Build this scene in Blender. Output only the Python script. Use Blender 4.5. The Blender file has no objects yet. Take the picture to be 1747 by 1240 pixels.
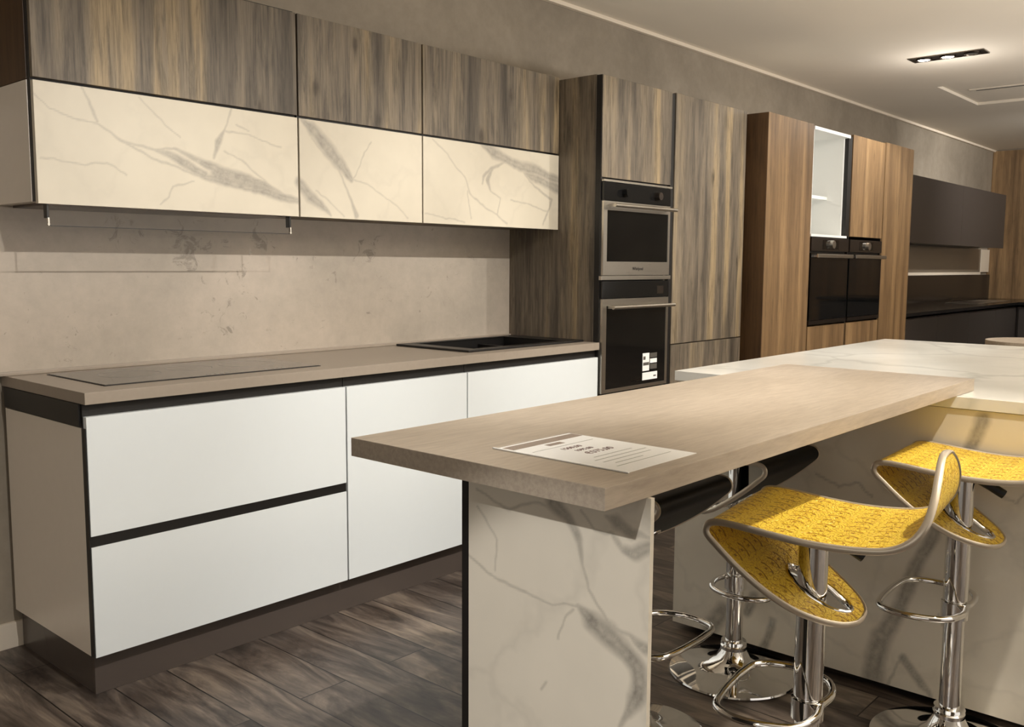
import bpy, bmesh, math, random
from mathutils import Vector, Matrix, noise
random.seed(7)
R = math.radians
scene = bpy.context.scene
COL = scene.collection

# ------------------------------------------------------------------ helpers
def lin(c):
    c /= 255.0
    return c / 12.92 if c <= 0.04045 else ((c + 0.055) / 1.055) ** 2.4

def rgb(r, g, b):
    return (lin(r), lin(g), lin(b), 1.0)

def new_mat(name):
    m = bpy.data.materials.new(name)
    m.use_nodes = True
    nt = m.node_tree
    bs = nt.nodes.get('Principled BSDF')
    return m, nt, bs

def N(nt, kind, **kw):
    n = nt.nodes.new(kind)
    for k, v in kw.items():
        if k in n.inputs.keys():
            n.inputs[k].default_value = v
        else:
            setattr(n, k, v)
    return n

def L(nt, a, b):
    nt.links.new(a, b)

def plain(name, col, rough=0.5, metal=0.0, spec=0.5, coat=0.0, noise_amt=0.0, bump=0.0, scale=30.0):
    m, nt, bs = new_mat(name)
    bs.inputs['Base Color'].default_value = col
    bs.inputs['Roughness'].default_value = rough
    bs.inputs['Metallic'].default_value = metal
    bs.inputs['Specular IOR Level'].default_value = spec
    bs.inputs['Coat Weight'].default_value = coat
    bs.inputs['Coat Roughness'].default_value = 0.08
    tc = N(nt, 'ShaderNodeTexCoord')
    nz = N(nt, 'ShaderNodeTexNoise', Scale=scale, Detail=4.0)
    L(nt, tc.outputs['Object'], nz.inputs['Vector'])
    mp = N(nt, 'ShaderNodeMapRange')
    mp.inputs['To Min'].default_value = 1.0 - noise_amt
    mp.inputs['To Max'].default_value = 1.0 + noise_amt
    L(nt, nz.outputs['Fac'], mp.inputs['Value'])
    hs = N(nt, 'ShaderNodeHueSaturation', Color=col)
    L(nt, mp.outputs['Result'], hs.inputs['Value'])
    L(nt, hs.outputs['Color'], bs.inputs['Base Color'])
    if bump > 0:
        b = N(nt, 'ShaderNodeBump', Strength=bump, Distance=0.002)
        L(nt, nz.outputs['Fac'], b.inputs['Height'])
        L(nt, b.outputs['Normal'], bs.inputs['Normal'])
    return m

def ramp(nt, fac, stops, interp='LINEAR'):
    r = N(nt, 'ShaderNodeValToRGB')
    r.color_ramp.interpolation = interp
    els = r.color_ramp.elements
    while len(els) < len(stops):
        els.new(0.5)
    for e, (p, c) in zip(els, stops):
        e.position = p
        e.color = c
    L(nt, fac, r.inputs['Fac'])
    return r.outputs['Color']

def seeded(nt, sx, sy, sz, diag=True):
    """object coordinates, shifted by a per-object random amount, stretched"""
    tc = N(nt, 'ShaderNodeTexCoord')
    oi = N(nt, 'ShaderNodeObjectInfo')
    mul = N(nt, 'ShaderNodeMath', operation='MULTIPLY')
    L(nt, oi.outputs['Random'], mul.inputs[0])
    mul.inputs[1].default_value = 37.0
    cb = N(nt, 'ShaderNodeCombineXYZ')
    L(nt, mul.outputs[0], cb.inputs['X'])
    L(nt, mul.outputs[0], cb.inputs['Z'])
    add = N(nt, 'ShaderNodeVectorMath', operation='ADD')
    L(nt, tc.outputs['Object'], add.inputs[0])
    L(nt, cb.outputs[0], add.inputs[1])
    mp = N(nt, 'ShaderNodeMapping')
    mp.inputs['Scale'].default_value = (sx, sy, sz)
    L(nt, add.outputs[0], mp.inputs['Vector'])
    return mp.outputs['Vector']

def wood(name, cols, stripe=5.0, zs=0.35, rough=0.5, grain=0.35, knots=0.5, band=(7.0, 0.5)):
    """cols: dark -> light; bands of different boards, streaks, fine grain and knots, all along Z"""
    m, nt, bs = new_mat(name)
    vb = seeded(nt, 1, 1, 0.02)
    bn = N(nt, 'ShaderNodeTexNoise', Scale=band[0], Detail=1.0, Roughness=0.5, Distortion=0.0)
    L(nt, vb, bn.inputs['Vector'])
    v = seeded(nt, 1, 1, zs)
    st = N(nt, 'ShaderNodeTexNoise', Scale=stripe, Detail=4.0, Roughness=0.65, Distortion=0.25)
    L(nt, v, st.inputs['Vector'])
    mixf = N(nt, 'ShaderNodeMix', data_type='FLOAT')
    mixf.inputs['Factor'].default_value = band[1]
    L(nt, st.outputs['Fac'], mixf.inputs['A']); L(nt, bn.outputs['Fac'], mixf.inputs['B'])
    n = len(cols)
    c = ramp(nt, mixf.outputs['Result'], [(0.36 + 0.28 * i / (n - 1), k) for i, k in enumerate(cols)])
    v2 = seeded(nt, 1, 1, 0.03)
    g = N(nt, 'ShaderNodeTexNoise', Scale=150.0, Detail=5.0, Roughness=0.75)
    L(nt, v2, g.inputs['Vector'])
    v3 = seeded(nt, 1, 1, 0.10)
    g2 = N(nt, 'ShaderNodeTexNoise', Scale=34.0, Detail=5.0, Roughness=0.7, Distortion=0.6)
    L(nt, v3, g2.inputs['Vector'])
    gr = ramp(nt, g.outputs['Fac'], [(0.36, (1 - grain,) * 3 + (1,)), (0.56, (1.0, 1.0, 1.0, 1))])
    gr2 = ramp(nt, g2.outputs['Fac'], [(0.34, (1 - grain * 1.1,) * 3 + (1,)), (0.52, (1.0, 1.0, 1.0, 1)), (0.7, (1.1, 1.1, 1.1, 1))])
    mx = N(nt, 'ShaderNodeMix', data_type='RGBA', blend_type='MULTIPLY')
    mx.inputs['Factor'].default_value = 1.0
    L(nt, c, mx.inputs['A']); L(nt, gr, mx.inputs['B'])
    mx2 = N(nt, 'ShaderNodeMix', data_type='RGBA', blend_type='MULTIPLY')
    mx2.inputs['Factor'].default_value = 1.0
    L(nt, mx.outputs['Result'], mx2.inputs['A']); L(nt, gr2, mx2.inputs['B'])
    # knots
    v4 = seeded(nt, 1, 1, 0.45)
    dn = N(nt, 'ShaderNodeTexNoise', Scale=30.0, Detail=3.0)
    L(nt, v4, dn.inputs['Vector'])
    vm = N(nt, 'ShaderNodeVectorMath', operation='MULTIPLY_ADD')
    L(nt, dn.outputs['Color'], vm.inputs[0])
    vm.inputs[1].default_value = (0.03, 0.03, 0.03)
    L(nt, v4, vm.inputs[2])
    vo = N(nt, 'ShaderNodeTexVoronoi', Scale=7.0)
    L(nt, vm.outputs[0], vo.inputs['Vector'])
    kn = ramp(nt, vo.outputs['Distance'], [(0.0, (0.28, 0.26, 0.24, 1)), (0.07, (0.45, 0.43, 0.40, 1)), (0.12, (0.8, 0.79, 0.78, 1)), (0.2, (1, 1, 1, 1))])
    mx3 = N(nt, 'ShaderNodeMix', data_type='RGBA', blend_type='MULTIPLY')
    mx3.inputs['Factor'].default_value = knots
    L(nt, mx2.outputs['Result'], mx3.inputs['A']); L(nt, kn, mx3.inputs['B'])
    L(nt, mx3.outputs['Result'], bs.inputs['Base Color'])
    bs.inputs['Roughness'].default_value = rough
    b = N(nt, 'ShaderNodeBump', Strength=0.15, Distance=0.001)
    L(nt, g.outputs['Fac'], b.inputs['Height'])
    L(nt, b.outputs['Normal'], bs.inputs['Normal'])
    return m

def marble(name, base, vein, rough=0.12, proc=0.0, scale=1.1):
    """white stone; drawn veins come from the mesh attribute 'vein', faint ones are procedural"""
    m, nt, bs = new_mat(name)
    tc = N(nt, 'ShaderNodeTexCoord')
    cl = N(nt, 'ShaderNodeTexNoise', Scale=2.2, Detail=4.0, Roughness=0.6)
    L(nt, tc.outputs['Object'], cl.inputs['Vector'])
    b2 = tuple(c * 0.90 for c in base[:3]) + (1,)
    basec = ramp(nt, cl.outputs['Fac'], [(0.35, b2), (0.62, base)])
    at = N(nt, 'ShaderNodeAttribute', attribute_name='vein')
    fn = N(nt, 'ShaderNodeTexNoise', Scale=55.0, Detail=5.0, Roughness=0.7)
    L(nt, tc.outputs['Object'], fn.inputs['Vector'])
    fr = N(nt, 'ShaderNodeMapRange')
    fr.inputs['From Min'].default_value = 0.3; fr.inputs['From Max'].default_value = 0.62
    fr.inputs['To Min'].default_value = 0.72; fr.inputs['To Max'].default_value = 1.0
    L(nt, fn.outputs['Fac'], fr.inputs['Value'])
    mu = N(nt, 'ShaderNodeMath', operation='MULTIPLY')
    L(nt, at.outputs['Fac'], mu.inputs[0]); L(nt, fr.outputs['Result'], mu.inputs[1])
    # faint procedural veins
    dv = N(nt, 'ShaderNodeTexNoise', Scale=1.8 * scale, Detail=5.0, Roughness=0.6)
    L(nt, tc.outputs['Object'], dv.inputs['Vector'])
    va = N(nt, 'ShaderNodeVectorMath', operation='MULTIPLY_ADD')
    L(nt, dv.outputs['Color'], va.inputs[0])
    va.inputs[1].default_value = (0.55, 0.55, 0.55)
    L(nt, tc.outputs['Object'], va.inputs[2])
    vo = N(nt, 'ShaderNodeTexVoronoi', feature='DISTANCE_TO_EDGE', Scale=2.1 * scale)
    L(nt, va.outputs[0], vo.inputs['Vector'])
    vr = N(nt, 'ShaderNodeMapRange')
    vr.inputs['From Min'].default_value = 0.0; vr.inputs['From Max'].default_value = 0.045
    vr.inputs['To Min'].default_value = proc; vr.inputs['To Max'].default_value = 0.0
    L(nt, vo.outputs['Distance'], vr.inputs['Value'])
    m2 = N(nt, 'ShaderNodeMath', operation='MULTIPLY')
    L(nt, vr.outputs['Result'], m2.inputs[0]); L(nt, cl.outputs['Fac'], m2.inputs[1])
    mxx = N(nt, 'ShaderNodeMath', operation='MAXIMUM')
    L(nt, mu.outputs[0], mxx.inputs[0]); L(nt, m2.outputs[0], mxx.inputs[1])
    mix = N(nt, 'ShaderNodeMix', data_type='RGBA')
    L(nt, mxx.outputs[0], mix.inputs['Factor'])
    L(nt, basec, mix.inputs['A'])
    mix.inputs['B'].default_value = vein
    L(nt, mix.outputs['Result'], bs.inputs['Base Color'])
    bs.inputs['Roughness'].default_value = rough
    return m

def concrete(name, c1, c2, rough=0.6, cracks=0.0, patches=()):
    m, nt, bs = new_mat(name)
    tc = N(nt, 'ShaderNodeTexCoord')
    n1 = N(nt, 'ShaderNodeTexNoise', Scale=1.6, Detail=6.0, Roughness=0.62, Distortion=0.4)
    n2 = N(nt, 'ShaderNodeTexNoise', Scale=18.0, Detail=5.0, Roughness=0.7)
    L(nt, tc.outputs['Object'], n1.inputs['Vector']); L(nt, tc.outputs['Object'], n2.inputs['Vector'])
    c = ramp(nt, n1.outputs['Fac'], [(0.32, c2), (0.66, c1)])
    g = ramp(nt, n2.outputs['Fac'], [(0.3, (0.88, 0.88, 0.88, 1)), (0.65, (1, 1, 1, 1))])
    mx = N(nt, 'ShaderNodeMix', data_type='RGBA', blend_type='MULTIPLY')
    mx.inputs['Factor'].default_value = 1.0
    L(nt, c, mx.inputs['A']); L(nt, g, mx.inputs['B'])
    out = mx.outputs['Result']
    if cracks > 0:
        # chipped, cracked patches of the stone print
        n4 = N(nt, 'ShaderNodeTexNoise', Scale=13.0, Detail=9.0, Roughness=0.72, Distortion=1.6)
        L(nt, tc.outputs['Object'], n4.inputs['Vector'])
        tot = None
        for (px, pz, rr, aa) in patches:
            sb = N(nt, 'ShaderNodeVectorMath', operation='DISTANCE')
            L(nt, tc.outputs['Object'], sb.inputs[0]); sb.inputs[1].default_value = (px, 0.0, pz)
            mr = N(nt, 'ShaderNodeMapRange'); mr.inputs['From Min'].default_value = 0.0; mr.inputs['From Max'].default_value = rr
            mr.inputs['To Min'].default_value = aa; mr.inputs['To Max'].default_value = 0.0
            L(nt, sb.outputs['Value'], mr.inputs['Value'])
            if tot is None: tot = mr.outputs['Result']
            else:
                mm = N(nt, 'ShaderNodeMath', operation='MAXIMUM'); L(nt, tot, mm.inputs[0]); L(nt, mr.outputs['Result'], mm.inputs[1]); tot = mm.outputs[0]
        # threshold the noise by the patch strength
        ad = N(nt, 'ShaderNodeMath', operation='MULTIPLY_ADD'); L(nt, tot, ad.inputs[0]); ad.inputs[1].default_value = 0.17
        sub = N(nt, 'ShaderNodeMath', operation='SUBTRACT'); sub.inputs[0].default_value = 0.0; L(nt, n4.outputs['Fac'], sub.inputs[1])
        L(nt, sub.outputs[0], ad.inputs[2])
        rr_ = N(nt, 'ShaderNodeMapRange'); rr_.inputs['From Min'].default_value = -0.375; rr_.inputs['From Max'].default_value = -0.31
        rr_.inputs['To Max'].default_value = cracks
        L(nt, ad.outputs[0], rr_.inputs['Value'])
        m4 = N(nt, 'ShaderNodeMix', data_type='RGBA')
        L(nt, rr_.outputs['Result'], m4.inputs['Factor']); L(nt, out, m4.inputs['A'])
        m4.inputs['B'].default_value = rgb(96, 90, 78)
        out = m4.outputs['Result']
    L(nt, out, bs.inputs['Base Color'])
    bs.inputs['Roughness'].default_value = rough
    return m

def floor_mat():
    m, nt, bs = new_mat('dark_oak_planks')
    tc = N(nt, 'ShaderNodeTexCoord')
    mp = N(nt, 'ShaderNodeMapping')
    mp.inputs['Rotation'].default_value = (0, 0, R(90))
    mp.inputs['Location'].default_value = (0.37, 1.78 % 0.166 + 0.002, 0)
    L(nt, tc.outputs['Object'], mp.inputs['Vector'])
    br = N(nt, 'ShaderNodeTexBrick', offset=0.37, offset_frequency=2, squash=1.0)
    br.inputs['Scale'].default_value = 1.0
    br.inputs['Brick Width'].default_value = 1.25
    br.inputs['Row Height'].default_value = 0.166
    br.inputs['Mortar Size'].default_value = 0.0022
    br.inputs['Mortar Smooth'].default_value = 0.2
    br.inputs['Color1'].default_value = (0, 0, 0, 1)
    br.inputs['Color2'].default_value = (1, 1, 1, 1)
    br.inputs['Mortar'].default_value = (0.5, 0.5, 0.5, 1)
    L(nt, mp.outputs['Vector'], br.inputs['Vector'])
    # per-plank offset of the grain
    va = N(nt, 'ShaderNodeVectorMath', operation='MULTIPLY_ADD')
    L(nt, br.outputs['Color'], va.inputs[0]); va.inputs[1].default_value = (7.0, 13.0, 5.0)
    L(nt, tc.outputs['Object'], va.inputs[2])
    m2 = N(nt, 'ShaderNodeMapping'); m2.inputs['Scale'].default_value = (1.0, 0.22, 1.0)
    L(nt, va.outputs[0], m2.inputs['Vector'])
    n1 = N(nt, 'ShaderNodeTexNoise', Scale=9.0, Detail=7.0, Roughness=0.62, Distortion=1.6)
    n2 = N(nt, 'ShaderNodeTexNoise', Scale=70.0, Detail=4.0, Roughness=0.7)
    m3 = N(nt, 'ShaderNodeMapping'); m3.inputs['Scale'].default_value = (1.0, 0.06, 1.0)
    L(nt, va.outputs[0], m3.inputs['Vector'])
    L(nt, m2.outputs['Vector'], n1.inputs['Vector']); L(nt, m3.outputs['Vector'], n2.inputs['Vector'])
    c = ramp(nt, n1.outputs['Fac'], [(0.32, rgb(50, 43, 38)), (0.44, rgb(82, 72, 65)), (0.54, rgb(106, 95, 86)), (0.66, rgb(138, 125, 111))])
    g = ramp(nt, n2.outputs['Fac'], [(0.3, (0.72, 0.72, 0.72, 1)), (0.62, (1.05, 1.05, 1.05, 1))])
    mx = N(nt, 'ShaderNodeMix', data_type='RGBA', blend_type='MULTIPLY'); mx.inputs['Factor'].default_value = 1.0
    L(nt, c, mx.inputs['A']); L(nt, g, mx.inputs['B'])
    tone = ramp(nt, br.outputs['Color'], [(0.0, (0.78, 0.78, 0.80, 1)), (1.0, (1.1, 1.08, 1.05, 1))])
    mt = N(nt, 'ShaderNodeMix', data_type='RGBA', blend_type='MULTIPLY'); mt.inputs['Factor'].default_value = 1.0
    L(nt, mx.outputs['Result'], mt.inputs['A']); L(nt, tone, mt.inputs['B'])
    mo = N(nt, 'ShaderNodeMix', data_type='RGBA')
    L(nt, br.outputs['Fac'], mo.inputs['Factor']); L(nt, mt.outputs['Result'], mo.inputs['A'])
    mo.inputs['B'].default_value = rgb(16, 13, 12)
    L(nt, mo.outputs['Result'], bs.inputs['Base Color'])
    bs.inputs['Roughness'].default_value = 0.38
    b = N(nt, 'ShaderNodeBump', Strength=0.25, Distance=0.001)
    L(nt, n2.outputs['Fac'], b.inputs['Height']); L(nt, b.outputs['Normal'], bs.inputs['Normal'])
    return m

def gold_mat():
    m, nt, bs = new_mat('embossed_gold')
    tc = N(nt, 'ShaderNodeTexCoord')
    uv = tc.outputs['UV']
    nz = N(nt, 'ShaderNodeTexNoise', Scale=34.0, Detail=3.0)
    L(nt, uv, nz.inputs['Vector'])
    va = N(nt, 'ShaderNodeVectorMath', operation='MULTIPLY_ADD')
    L(nt, nz.outputs['Color'], va.inputs[0]); va.inputs[1].default_value = (0.022, 0.022, 0.0)
    L(nt, uv, va.inputs[2])
    # crackled ground
    crk = N(nt, 'ShaderNodeTexVoronoi', feature='DISTANCE_TO_EDGE', Scale=120.0)
    L(nt, va.outputs[0], crk.inputs['Vector'])
    cr = N(nt, 'ShaderNodeMapRange'); cr.inputs['From Max'].default_value = 0.10
    L(nt, crk.outputs['Distance'], cr.inputs['Value'])
    # stamped rows of small caps on stems, every second row shifted
    v2_ = N(nt, 'ShaderNodeVectorMath', operation='MULTIPLY_ADD'); L(nt, nz.outputs['Color'], v2_.inputs[0]); v2_.inputs[1].default_value = (0.008, 0.008, 0.0); L(nt, uv, v2_.inputs[2])
    sp = N(nt, 'ShaderNodeSeparateXYZ'); L(nt, v2_.outputs[0], sp.inputs[0])
    def M(op, a, b=None, c=None):
        n = N(nt, 'ShaderNodeMath', operation=op)
        for i, x in enumerate((a, b, c)):
            if x is None: continue
            if isinstance(x, (int, float)): n.inputs[i].default_value = x
            else: L(nt, x, n.inputs[i])
        return n.outputs[0]
    ry = M('MULTIPLY', sp.outputs['Y'], 17.0)
    row = M('FLOOR', ry)
    shf = M('MULTIPLY', M('MODULO', row, 2.0), 0.5)
    rx = M('ADD', M('MULTIPLY', sp.outputs['X'], 25.0), shf)
    fx = M('SUBTRACT', M('FRACT', rx), 0.5)
    fy = M('SUBTRACT', M('FRACT', ry), 0.5)
    rad = M('SQRT', M('ADD', M('MULTIPLY', fx, fx), M('MULTIPLY', fy, fy)))
    arc = M('LESS_THAN', M('ABSOLUTE', M('SUBTRACT', rad, 0.27)), 0.055)
    arc = M('MULTIPLY', arc, M('GREATER_THAN', fx, 0.02))
    stem = M('MULTIPLY', M('LESS_THAN', M('ABSOLUTE', fy), 0.05), M('LESS_THAN', M('ABSOLUTE', M('ADD', fx, 0.10)), 0.12))
    mot = M('MAXIMUM', arc, stem)
    h = M('SUBTRACT', cr.outputs['Result'], M('MULTIPLY', mot, 0.9))
    c = ramp(nt, h, [(0.0, rgb(196, 142, 28)), (0.45, rgb(240, 196, 50)), (1.0, rgb(252, 218, 80))])
    dk = N(nt, 'ShaderNodeMix', data_type='RGBA'); L(nt, M('MULTIPLY', mot, 0.34), dk.inputs['Factor'])
    L(nt, c, dk.inputs['A']); dk.inputs['B'].default_value = rgb(150, 104, 22)
    L(nt, dk.outputs['Result'], bs.inputs['Base Color'])
    bs.inputs['Metallic'].default_value = 0.15
    bs.inputs['Roughness'].default_value = 0.34
    b = N(nt, 'ShaderNodeBump', Strength=0.8, Distance=0.0018)
    L(nt, h, b.inputs['Height']); L(nt, b.outputs['Normal'], bs.inputs['Normal'])
    return m

def brushed(name, col, rough=0.32):
    m, nt, bs = new_mat(name)
    bs.inputs['Base Color'].default_value = col
    bs.inputs['Metallic'].default_value = 1.0
    tc = N(nt, 'ShaderNodeTexCoord')
    mp = N(nt, 'ShaderNodeMapping'); mp.inputs['Scale'].default_value = (3, 3, 300)
    nz = N(nt, 'ShaderNodeTexNoise', Scale=3.0, Detail=3.0)
    L(nt, tc.outputs['Object'], mp.inputs['Vector']); L(nt, mp.outputs['Vector'], nz.inputs['Vector'])
    r = N(nt, 'ShaderNodeMapRange'); r.inputs['To Min'].default_value = rough - 0.07; r.inputs['To Max'].default_value = rough + 0.08
    L(nt, nz.outputs['Fac'], r.inputs['Value']); L(nt, r.outputs['Result'], bs.inputs['Roughness'])
    return m

def glass_mat(name, tint, rough=0.02, alpha=0.25):
    m, nt, bs = new_mat(name)
    bs.inputs['Base Color'].default_value = tint
    bs.inputs['Roughness'].default_value = rough
    bs.inputs['Alpha'].default_value = alpha
    return m

def emis(name, col, strength):
    m, nt, bs = new_mat(name)
    bs.inputs['Base Color'].default_value = col
    bs.inputs['Emission Color'].default_value = col
    bs.inputs['Emission Strength'].default_value = strength
    return m

class MB:
    def __init__(s):
        s.bm = bmesh.new()
    def box(s, x0, x1, y0, y1, z0, z1, bev=0.0):
        b = bmesh.new()
        bmesh.ops.create_cube(b, size=1.0)
        bmesh.ops.transform(b, verts=b.verts, matrix=Matrix.Translation(((x0 + x1) / 2, (y0 + y1) / 2, (z0 + z1) / 2)) @ Matrix.Diagonal((abs(x1 - x0), abs(y1 - y0), abs(z1 - z0), 1)))
        if bev > 0:
            bmesh.ops.bevel(b, geom=list(b.edges), offset=bev, segments=2, profile=0.7, affect='EDGES')
        s._add(b)
        return s
    def _add(s, b):
        me = bpy.data.meshes.new('t')
        b.to_mesh(me); b.free()
        s.bm.from_mesh(me)
        bpy.data.meshes.remove(me)
    def lathe(s, prof, c=(0, 0, 0), seg=48, axis='Z', close=False):
        b = bmesh.new()
        rings = []
        for r, z in prof:
            ring = []
            for i in range(seg):
                a = 2 * math.pi * i / seg
                p = (r * math.cos(a), r * math.sin(a), z)
                if axis == 'Y': p = (r * math.cos(a), z, r * math.sin(a))
                if axis == 'X': p = (z, r * math.cos(a), r * math.sin(a))
                ring.append(b.verts.new((p[0] + c[0], p[1] + c[1], p[2] + c[2])))
            rings.append(ring)
        for k in range(len(rings) - 1):
            for i in range(seg):
                j = (i + 1) % seg
                b.faces.new((rings[k][i], rings[k][j], rings[k + 1][j], rings[k + 1][i]))
        if not close:
            b.faces.new(rings[0]); b.faces.new(rings[-1])
        else:
            for i in range(seg):
                j = (i + 1) % seg
                b.faces.new((rings[-1][i], rings[-1][j], rings[0][j], rings[0][i]))
        bmesh.ops.recalc_face_normals(b, faces=b.faces)
        s._add(b)
        return s
    def tube(s, pts, r, closed=False, seg=12, flat=None, up=None):
        """round (or flattened) tube along points; flat=(ra, rb) with fixed 'up' directions per point"""
        b = bmesh.new()
        P = [Vector(p) for p in pts]
        n = len(P)
        rings = []
        prev = None
        for i in range(n):
            a = P[(i - 1) % n] if (closed or i > 0) else P[0]
            c = P[(i + 1) % n] if (closed or i < n - 1) else P[-1]
            t = (c - a)
            if t.length < 1e-9: t = Vector((0, 0, 1))
            t.normalize()
            if up is not None:
                nn = Vector(up[i]); nn = nn - t * nn.dot(t)
            elif prev is None:
                nn = t.orthogonal()
            else:
                nn = prev - t * prev.dot(t)
            nn.normalize()
            prev = nn
            bb = t.cross(nn)
            ra, rb = flat if flat else (r, r)
            rings.append([b.verts.new(P[i] + nn * ra * math.cos(2 * math.pi * k / seg) + bb * rb * math.sin(2 * math.pi * k / seg)) for k in range(seg)])
        m = n if closed else n - 1
        for i in range(m):
            A, B = rings[i], rings[(i + 1) % n]
            off = 0
            if closed and i == n - 1:      # close the twist
                best = 1e9
                for o in range(seg):
                    d = (A[0].co - B[o].co).length
                    if d < best: best, off = d, o
            for k in range(seg):
                k2 = (k + 1) % seg
                b.faces.new((A[k], A[k2], B[(k2 + off) % seg], B[(k + off) % seg]))
        if not closed:
            b.faces.new(rings[0]); b.faces.new(rings[-1])
        bmesh.ops.recalc_face_normals(b, faces=b.faces)
        s._add(b)
        return s
    def build(s, name, mat, parent=None, origin=None, smooth=False, rot=None):
        """world coordinates in, mesh made relative to its thing's base (origin)"""
        if origin is None:
            origin = Vector(parent['_o']) if parent is not None and '_o' in parent.keys() else Vector((0, 0, 0))
            if parent is None:
                lo = [min(v.co[i] for v in s.bm.verts) for i in range(3)]
                hi = [max(v.co[i] for v in s.bm.verts) for i in range(3)]
                origin = Vector(((lo[0] + hi[0]) / 2, (lo[1] + hi[1]) / 2, lo[2]))
        origin = Vector(origin)
        for v in s.bm.verts:
            v.co -= origin
        me = bpy.data.meshes.new(name)
        s.bm.to_mesh(me); s.bm.free()
        me.materials.append(mat)
        if smooth:
            me.polygons.foreach_set('use_smooth', [True] * len(me.polygons))
            try: me.set_sharp_from_angle(angle=R(38))
            except Exception: pass
        o = bpy.data.objects.new(name, me)
        COL.objects.link(o)
        if parent is not None:
            o.parent = parent
        else:
            o.location = origin
        o['_o'] = tuple(origin)
        return o

def tag(o, label=None, cat=None, group=None, kind=None):
    if label: o['label'] = label
    if cat: o['category'] = cat
    if group: o['group'] = group
    if kind: o['kind'] = kind
    return o

def thing(name, loc, label, cat, group=None):
    o = bpy.data.objects.new(name, None)
    o.empty_display_size = 0.1
    COL.objects.link(o)
    o.location = loc
    o['_o'] = tuple(loc)
    return tag(o, label, cat, group)

def copy_tree(o, parent=None):
    c = o.copy(); COL.objects.link(c); c.parent = parent
    for ch in list(o.children):
        copy_tree(ch, c)
    return c

def bx(name, mat, parent, x0, x1, y0, y1, z0, z1, bev=0.0012):
    return MB().box(x0, x1, y0, y1, z0, z1, bev).build(name, mat, parent)

def struct(o):
    o['kind'] = 'structure'
    return o

def veined(name, mat, parent, plane, val, a0, a1, z0, z1, thick, veins, step=0.004, mirror_attr=1.0):
    """slab whose visible face is a fine grid carrying the attribute 'vein' (the stone's own drawing)"""
    na = max(2, int((a1 - a0) / step)); nz = max(2, int((z1 - z0) / step))
    me = bpy.data.meshes.new(name)
    origin = Vector(parent['_o']) if parent is not None else Vector((0, 0, 0))
    V = []; F = []; A = []
    segs = []
    for pl in veins:
        for p, q in zip(pl[:-1], pl[1:]):
            wm = max(p[2], q[2]) * 1.3 + 0.012
            if max(p[0], q[0]) + wm < a0 or min(p[0], q[0]) - wm > a1 or max(p[1], q[1]) + wm < z0 or min(p[1], q[1]) - wm > z1:
                continue
            segs.append((p, q))
    for j in range(nz + 1):
        z = z0 + (z1 - z0) * j / nz
        for i in range(na + 1):
            a = a0 + (a1 - a0) * i / na
            V.append((a, val, z) if plane == 'Y' else (val, a, z))
            best = 0.0
            n1 = noise.noise(Vector((a * 9, z * 9, 1.3))); n2 = noise.noise(Vector((a * 9, z * 9, 7.7)))
            n3 = noise.noise(Vector((a * 38, z * 38, 2.1)))
            n4 = noise.noise(Vector((a * 38, z * 38, 5.1)))
            pa = a + 0.012 * n1 + 0.004 * n3; pz = z + 0.012 * n2 + 0.004 * n4
            for p, q in segs:
                dx = q[0] - p[0]; dz = q[1] - p[1]
                t = ((pa - p[0]) * dx + (pz - p[1]) * dz) / (dx * dx + dz * dz + 1e-12)
                t = 0.0 if t < 0 else 1.0 if t > 1 else t
                ex = pa - p[0] - t * dx; ez = pz - p[1] - t * dz
                d = math.sqrt(ex * ex + ez * ez)
                w = (p[2] + (q[2] - p[2]) * t) * 0.5
                w2 = w + 0.0013
                if d < w2 * 1.9:
                    k = 0.30 + min(0.42, w * 45)
                    e = k * (1.0 - max(0.0, min(1.0, (d - w2 * 0.55) / (w2 * 1.3))))
                    if w > 0.006 and d < w * 0.8:      # wide veins: pale core, darker rims
                        e *= 0.74 + 0.26 * (d / (w * 0.8)) + 0.25 * n3
                    if e > best: best = e
            A.append(max(0.0, min(1.0, best)))
    for j in range(nz):
        for i in range(na):
            k = j * (na + 1) + i
            f = (k, k + 1, k + na + 2, k + na + 1)
            F.append(f if plane == 'Y' else f[::-1])
    nfront = len(V)
    # body of the slab behind the face
    b = val + thick
    if plane == 'Y':
        cr = [(a0, val, z0), (a1, val, z0), (a1, val, z1), (a0, val, z1), (a0, b, z0), (a1, b, z0), (a1, b, z1), (a0, b, z1)]
    else:
        cr = [(val, a1, z0), (val, a0, z0), (val, a0, z1), (val, a1, z1), (b, a1, z0), (b, a0, z0), (b, a0, z1), (b, a1, z1)]
    V += cr; A += [0.0] * 8
    k = nfront
    F += [(k + 5, k + 4, k + 7, k + 6), (k, k + 4, k + 5, k + 1), (k + 1, k + 5, k + 6, k + 2), (k + 2, k + 6, k + 7, k + 3), (k + 3, k + 7, k + 4, k)]
    me.from_pydata([Vector(v) - origin for v in V], [], F)
    at = me.attributes.new('vein', 'FLOAT', 'POINT')
    at.data.foreach_set('value', A)
    me.materials.append(mat)
    o = bpy.data.objects.new(name, me)
    COL.objects.link(o)
    o.parent = parent
    return o

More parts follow.
